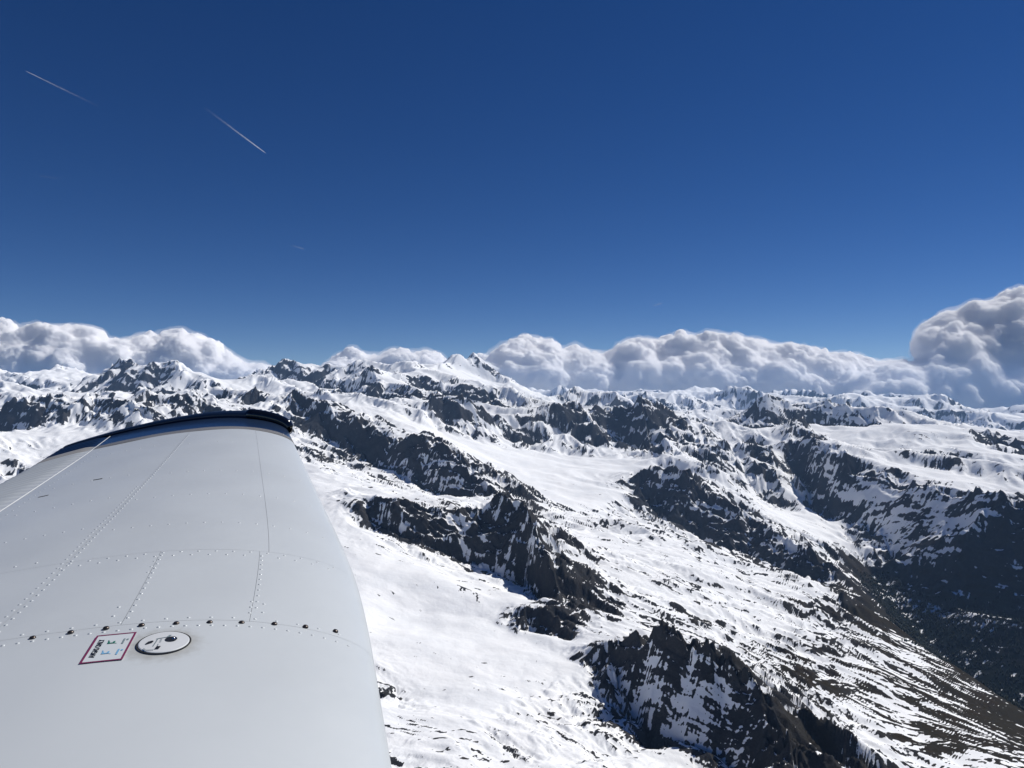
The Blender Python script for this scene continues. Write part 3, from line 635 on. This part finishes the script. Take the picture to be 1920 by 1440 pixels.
wing = bpy.data.objects.new('aircraft_wing', None); C.objects.link(wing)
tag(wing, 'pale grey-white riveted aircraft wing with dark blue tip seen from the cabin', 'wing')
TIPP = 4.525; HINGE = .785
def oil(p, c):                                     # the faint waviness of thin sheet between its ribs
    return .0011 * math.sin(p * 9.5) * math.sin(c * 21.0) + .0007 * mnoise.noise(Vector((p * 3, c * 6, 1.7)))
g = .0004
def spar(p): return .508 - .032 * (p - 1.8)        # the rivet line of the main spar
def panel(p0, p1, c0, c1, np_, nc, parent=wing):
    ch = qle((p0 + p1) / 2) + 1.46; gc = g / ch; ps = lin(p0 + g, p1 - g, np_)
    def cs_(p):
        a_ = c0(p) if callable(c0) else c0; b_ = c1(p) if callable(c1) else c1
        return clus(a_ + (gc if a_ > 0 else 0), b_ - gc, nc)
    v = [won(p, c, oil(p, c)) for p in ps for c in cs_(p)]; n = nc
    f = [(i * n + j, (i + 1) * n + j, (i + 1) * n + j + 1, i * n + j + 1) for i in range(len(ps) - 1) for j in range(n - 1)]
    me = np_mesh('skin_panel', v, f); o = link('skin_panel', me, WHITE, parent)
    if me.polygons[len(f) // 2].normal.z < 0: me.flip_normals()
    return o
panel(.25, 1.80, 0, HINGE, 44, 64)
for c0, c1 in ((0, .176), (.176, .343), (.343, spar), (spar, HINGE)): panel(1.80, 2.29, c0, c1, 14, 30 if c0 == 0 else 16)
for c0, c1 in ((0, .160), (.160, spar), (spar, HINGE)): panel(2.29, TIPP, c0, c1, 56, 34 if c0 == 0 else 26)
# backing under the seams and the under side
grid_mesh('inner_skin', lin(.25, 4.93, 60), clus(0.001, .80, 50), lambda p, c: won(p, c, -.0035), WHITE, wing)
grid_mesh('lower_skin', lin(.25, 4.95, 50), clus(0, 1, 40), lambda p, c: wpt(p, c, True), WHITE, wing)

# ---- wing tip, blue beyond the pinstripe
tip = grid_mesh('wing_tip', lin(TIPP + .002, 4.975, 16), clus(0, HINGE, 60), lambda p, c: won(p, c, .0006), BLUE, wing)
if tip.data.polygons[300].normal.z < 0: tip.data.flip_normals()
cs = clus(0, 1, 60)
v = [wpt(4.972, c) for c in cs] + [wpt(4.972, c, True) for c in cs]; n = len(cs)
link('end_plate', np_mesh('end_plate', v, [(i, i + 1, n + i + 1, n + i) for i in range(n - 1)], False), BLUE, tip)
def sweep(name, path, rad, mat, parent, seg=14):
    """closed tube along path; rad(i) -> (across, upright) radii; ends rounded to a point"""
    v = []; f = []; m = len(path)
    for i, P in enumerate(path):
        T = (path[min(i + 1, m - 1)] - path[max(i - 1, 0)]).normalized(); side = T.cross(Vector((0, 0, 1))).normalized(); up = side.cross(T)
        ra, ru = rad(i)
        for k in range(seg):
            a = 2 * math.pi * k / seg; v.append(P + side * (ra * math.cos(a)) + up * (ru * math.sin(a)))
    for i in range(m - 1):
        for k in range(seg): f.append((i * seg + k, i * seg + (k + 1) % seg, (i + 1) * seg + (k + 1) % seg, (i + 1) * seg + k))
    me = np_mesh(name, v, f); bm = bmesh.new(); bm.from_mesh(me)
    for lst in (range(seg), range((m - 1) * seg, m * seg)):
        bm.verts.ensure_lookup_table(); bm.faces.new([bm.verts[i] for i in lst])
    bmesh.ops.recalc_face_normals(bm, faces=bm.faces); bm.to_mesh(me); bm.free()
    return link(name, me, mat, parent)
def ease(i, m, k): return math.sqrt(max(0.0, 1 - max(0, 1 - i / k) ** 2)) * math.sqrt(max(0.0, 1 - max(0, 1 - (m - 1 - i) / k) ** 2)) + .02
cr = lin(.155, .995, 60)
sweep('tip_rim', [wpt(4.978, c) + Vector((0, 0, .018 - .014 * c)) for c in cr], lambda i: (.028 * ease(i, 60, 3), (.030 - .023 * i / 60) * ease(i, 60, 3)), BLUE, tip)
cl = [.205 * (1 - i / 29) ** 1.6 - .0 for i in range(30)]
path = [wpt(4.975, c) + Vector((0, 0, .021)) for c in cl] + [wpt(4.975, 0) + Vector((.012 * k, .002 * k, .016 - .007 * k)) for k in (1, 2)]
nl = sweep('navigation_light', path, lambda i: (.038 * ease(i, 32, 3.4), .038 * ease(i, 32, 3.4)), BLACKG, tip, 18)
nl['label'] = 'glossy black lens along the front of the tip rim'
for k, (d, w, mt) in enumerate(((0.0, .095, SILVER), (.010, .009, GREYLINE), (.033, .009, GREYLINE), (.056, .009, GREYLINE), (.080, .009, GREYLINE))):
    p0 = TIPP - .012 + d
    grid_mesh('pinstripe', [p0, p0 + w], clus(0.0, HINGE, 60), lambda p, c: won(p, c, .0012 + .0005 * (k > 0)), mt, tip)
# ---- aileron and flap with pressed corrugations
def ribbed(name, p0, p1, mats, parent):
    nP = int((p1 - p0) / .0058); ps = lin(p0, p1, nP); cs = lin(HINGE + .006, 1.0, 12)
    def fn(p, c):
        e = min((c - HINGE - .006) / .03, (1.0 - c) / .02, 1.0)
        return won(p, c, .011 * max(e, 0) * (1 - abs(math.sin(math.pi * p / .072))) ** 1.2)
    o = grid_mesh(name, ps, cs, fn, mats[0], parent); me = o.data
    if me.polygons[len(me.polygons) // 2].normal.z < 0: me.flip_normals()
    if len(mats) > 1:
        for m in mats[1:]: me.materials.append(m)
        for q in me.polygons:
            p = ps[min(q.index // (len(cs) - 1), nP - 1)]
            q.material_index = 0 if p < TIPP - .012 else 1 if p < TIPP + .083 else 2
    # rolled nose of the surface, the bright line along the hinge
    sweep('hinge_edge', [won(p, HINGE + .004, -.001) for p in lin(p0, p1, 40)], lambda i: (.0030, .0030), CAPWHITE, o, 8)
    return o
ribbed('aileron', 2.72, 4.93, (WHITE, SILVER, BLUE), wing)
ribbed('flap', .3, 2.70, (WHITE,), wing)

# ---- rivets, one small dome each, joined as one part
riv = []
def row_p(p, c0, c1, step, off=0.0, h=1.0):
    ch = qle(p) + 1.46; n = max(2, int(abs(c1 - c0) * ch / step))
    for i in range(n): riv.append((p, c0 + (c1 - c0) * (i + .5 + off) / n, h))
def row_c(c0, c1, p0, p1, step, h=1.0):
    n = max(2, int(abs(p1 - p0) / step))
    for i in range(n): t = (i + .5) / n; riv.append((p0 + (p1 - p0) * t, c0 + (c1 - c0) * t, h))
for p, st in ((4.10, .062), (3.38, .062), (2.955, .056), (2.565, .052)):
    row_p(p, .03, .47, st, 0, .7 if p > 4 else .85); row_p(p + .06 + .03 * (p > 2.9), .50, .74, st, 0, .85)
row_p(2.276, .03, .50, .045, .0); row_p(2.246, .03, .50, .045, .35); row_p(2.33, .53, .76, .05)
row_p(1.815, .03, .74, .047, .2, .9); row_p(1.772, .03, .74, .027, 0, 1.0)
row_c(spar(1.8) - .006, spar(4.4) - .006, 1.80, 4.40, .034); row_c(spar(1.82) + .007, spar(3.2) + .007, 1.82, 3.2, .034, .8)
row_c(.339, .339, 1.82, 2.27, .034); row_c(.347, .345, 2.10, 2.27, .034, .7)
row_c(.170, .172, 1.86, 2.27, .036); row_c(.178, .178, 1.83, 1.93, .03); row_c(.16, .16, 1.83, 1.93, .045); row_c(.36, .36, 1.83, 1.93, .045)
row_c(.752, .745, 2.4, 4.45, .06, .7)
rv = []; rf = []
DOME = [(1.0, -.1), (.8, .55), (.42, .9)]
for p, c, h in riv:
    n_ = wnrm(p, c); o_ = won(p, c, oil(p, c)); t_ = n_.orthogonal().normalized(); b_ = n_.cross(t_); i0 = len(rv)
    R_, H_ = .0042, .0019 * h
    for rr_, hh in DOME:
        for k in range(7): a = 2 * math.pi * k / 7; rv.append(o_ + (t_ * math.cos(a) + b_ * math.sin(a)) * R_ * rr_ + n_ * H_ * hh)
    rv.append(o_ + n_ * H_)
    for q in range(2):
        for k in range(7): rf.append((i0 + q * 7 + k, i0 + q * 7 + (k + 1) % 7, i0 + q * 7 + 7 + (k + 1) % 7, i0 + q * 7 + 7 + k))
    for k in range(7): rf.append((i0 + 14 + k, i0 + 14 + (k + 1) % 7, i0 + 21, i0 + 21))
rme = bpy.data.meshes.new('rivet_lines'); rme.from_pydata([tuple(q) for q in rv], [], [q if q[2] != q[3] else q[:3] for q in rf])
rme.polygons.foreach_set('use_smooth', np.ones(len(rme.polygons), bool))
tag(link('rivet_lines', rme, WHITE, wing), None, None, None, 'stuff')
def dome(name, p, c, R_, H_, mat, parent, seg=14):
    n_ = wnrm(p, c); o_ = won(p, c, 0.0004); t_ = n_.orthogonal().normalized(); b_ = n_.cross(t_)
    v = [o_ + (t_ * math.cos(2 * math.pi * k / seg) + b_ * math.sin(2 * math.pi * k / seg)) * R_ * rr_ + n_ * H_ * hh for rr_, hh in ((1, -.2), (.95, .35), (.7, .8), (.35, .97)) for k in range(seg)] + [o_ + n_ * H_]
    f = [(q * seg + k, q * seg + (k + 1) % seg, (q + 1) * seg + (k + 1) % seg, (q + 1) * seg + k) for q in range(3) for k in range(seg)]
    me = bpy.data.meshes.new(name); me.from_pydata([tuple(q) for q in v], [], f + [(3 * seg + k, 3 * seg + (k + 1) % seg, 4 * seg) for k in range(seg)])
    me.polygons.foreach_set('use_smooth', np.ones(len(me.polygons), bool))
    return link(name, me, mat, parent)
for p, c in ((1.788,.447),(1.788,.402),(1.787,.359),(1.786,.315),(1.785,.271),(1.787,.228),(1.790,.186),(1.797,.142),(1.807,.099),(1.824,.056)):
    dome('screw', p, c, .0068, .0042, STEEL, wing)
for p, c in ((3.48, .605), (3.33, .715)):                     # two small drain slots
    grid_mesh('drain_slot', lin(p - .006, p + .006, 3), lin(c - .012, c + .012, 6), lambda a, b: won(a, b, .0012 - .9 * abs(a - p) * 0), DARK, wing)

# ---- flat marks and plates laid on the skin, drawn in metres: x outboard, y forward
def flat(name, p0, c0, polys, h, mat, parent):
    ch = qle(p0) + 1.46; v = []; f = []
    for poly in polys:
        f.append(tuple(range(len(v), len(v) + len(poly)))); v += [tuple(won(p0 + x, c0 - y / ch, h)) for x, y in poly]
    me = bpy.data.meshes.new(name); me.from_pydata(v, [], f); me.update()
    for q in me.polygons:
        if q.normal.z < 0: q.flip()
    return link(name, me, mat, parent)
def disc(r, n=40, cx=0, cy_=0): return [(cx + r * math.cos(2 * math.pi * k / n), cy_ + r * math.sin(2 * math.pi * k / n)) for k in range(n)]
def bar(x0, y0, x1, y1, w):
    d = Vector((x1 - x0, y1 - y0)).normalized(); s = Vector((-d.y, d.x)) * w / 2
    return [(x0 + s.x, y0 + s.y), (x1 + s.x, y1 + s.y), (x1 - s.x, y1 - s.y), (x0 - s.x, y0 - s.y)]
# fuel filler cap
CAPP, CAPC = 1.690, .276
ch_ = qle(CAPP) + 1.46
flat('cap_recess', CAPP, CAPC, [disc(.0525, 56)], .0018, DARK, wing)
def cap_disc():
    n = 56; rings = [(.0488, .0005), (.0487, .0026), (.0470, .0036), (.030, .0041), (.012, .0043)]; v = []; f = []
    for r, h in rings:
        for k in range(n): v.append(won(CAPP + r * math.cos(2 * math.pi * k / n), CAPC - r * math.sin(2 * math.pi * k / n) / ch_, h))
    v.append(won(CAPP, CAPC, .0043))
    f = [(q * n + k, q * n + (k + 1) % n, (q + 1) * n + (k + 1) % n, (q + 1) * n + k) for q in range(4) for k in range(n)] + [(4 * n + k, 4 * n + (k + 1) % n, 5 * n) for k in range(n)]
    me = bpy.data.meshes.new('fuel_cap'); me.from_pydata([tuple(q) for q in v], [], f); me.update()
    o = link('fuel_cap', me, CAPWHITE, wing); o['label'] = 'round white fuel filler cap with a flip tab and lock hole'
    return o
cap = cap_disc()
flat('lock_hole', CAPP, CAPC, [disc(.0118, 28, .007, .0125)], .0053, INK, cap)
lk = dome('lock_barrel', CAPP + .009, CAPC - .017 / ch_, .0046, .0075, simple('bright_lock', (0.7, 0.7, 0.7), 0.12, 1.0), cap)
flat('latch_slot', CAPP, CAPC, [[(-.006, -.0215), (.001, -.0195), (.004, -.023), (.000, -.030), (-.010, -.034), (-.012, -.031)]], .0053, INK, cap)
flat('tab_groove', CAPP, CAPC, [bar(-.022, -.0165, .012, -.0135, .0022), bar(.0115, -.0165, .018, .004, .0022), bar(.017, .004, .027, .0085, .0052),
     bar(-.030, -.033, -.038, -.028, .002), bar(-.038, -.028, -.0385, -.012, .002), bar(-.013, -.0085, -.0225, -.0085, .0015)], .0052, GREYINK, cap)
flat('tab_grip', CAPP, CAPC, [[(-.024, -.0095), (-.024, -.0015), (-.036, -.0035), (-.036, -.0115)]], .0054, INK, cap)
flat('cap_marking', CAPP, CAPC, [bar(-.004 + .006 * k, -.0085, -.004 + .006 * k, -.0045, .0018) for k in range(3)], .0053, GREYINK, cap)
# AVGAS placard
PP, PC = 1.687, .340
W2, H2 = .0625, .0385
pl = flat('fuel_placard', PP, PC, [[(-W2, -H2), (W2, -H2), (W2, H2), (-W2, H2)]], .0016, PLACARD, wing)
pl['label'] = 'white AVGAS ONLY placard with burgundy border'
bw = .0042
flat('border', PP, PC, [[(-W2, -H2), (W2, -H2), (W2, -H2 + bw), (-W2, -H2 + bw)], [(-W2, H2 - bw), (W2, H2 - bw), (W2, H2), (-W2, H2)],
     [(-W2, -H2 + bw), (-W2 + bw, -H2 + bw), (-W2 + bw, H2 - bw), (-W2, H2 - bw)], [(W2 - bw, -H2 + bw), (W2, -H2 + bw), (W2, H2 - bw), (W2 - bw, H2 - bw)]], .0021, BURGUNDY, pl)
def lettering(text, size, x0, y0, parent, mat, stretch=1.0, off=0.0):
    cu = bpy.data.curves.new('lettering', 'FONT'); cu.body = text; cu.size = size; cu.offset = off; cu.resolution_u = 3
    tmp = bpy.data.objects.new('lettering', cu); C.objects.link(tmp)
    me = bpy.data.meshes.new_from_object(tmp.evaluated_get(bpy.context.evaluated_depsgraph_get())); C.objects.unlink(tmp); bpy.data.objects.remove(tmp)
    ch = qle(PP) + 1.46
    for q in me.vertices: q.co = won(PP + x0 + q.co.x * stretch, PC - (y0 - q.co.y) / ch, .0022)     # letters stand up towards the rear edge
    me.update()
    for q in me.polygons:
        if q.normal.z < 0: q.flip()
    o = link('lettering', me, mat, parent); return o
lt = lettering('AVGAS ONLY', .0150, -.0415, -.0175, pl, INK, .88, .0005)
def nozzle(y0, x0, mat):                              # small fuel-nozzle picture
    P_ = lambda pts: [(x0 + a, y0 + b) for a, b in pts]
    flat('fuel_symbol', PP, PC, [P_([(-.006, -.007), (.004, -.007), (.004, -.003), (-.002, -.003), (-.002, .003), (.004, .003), (.004, .007), (-.006, .007)]), P_([(.004, -.007), (.011, -.008), (.011, -.0065), (.004, -.005)]), P_([(-.006, .007), (-.004, .007), (-.0075, .012), (-.0085, .0115)])], .0022, mat, pl)
nozzle(-.001, .022, GREEN); nozzle(-.001, -.024, SKYINK)
for xx, mt in ((.022, GREYINK), (-.026, SKYINK)):
    flat('grade_mark', PP, PC, [bar(xx - .012, .0215, xx + .012, .0215, .0038), bar(xx + .004, .028, xx + .010, .028, .004)], .0022, mt, pl)
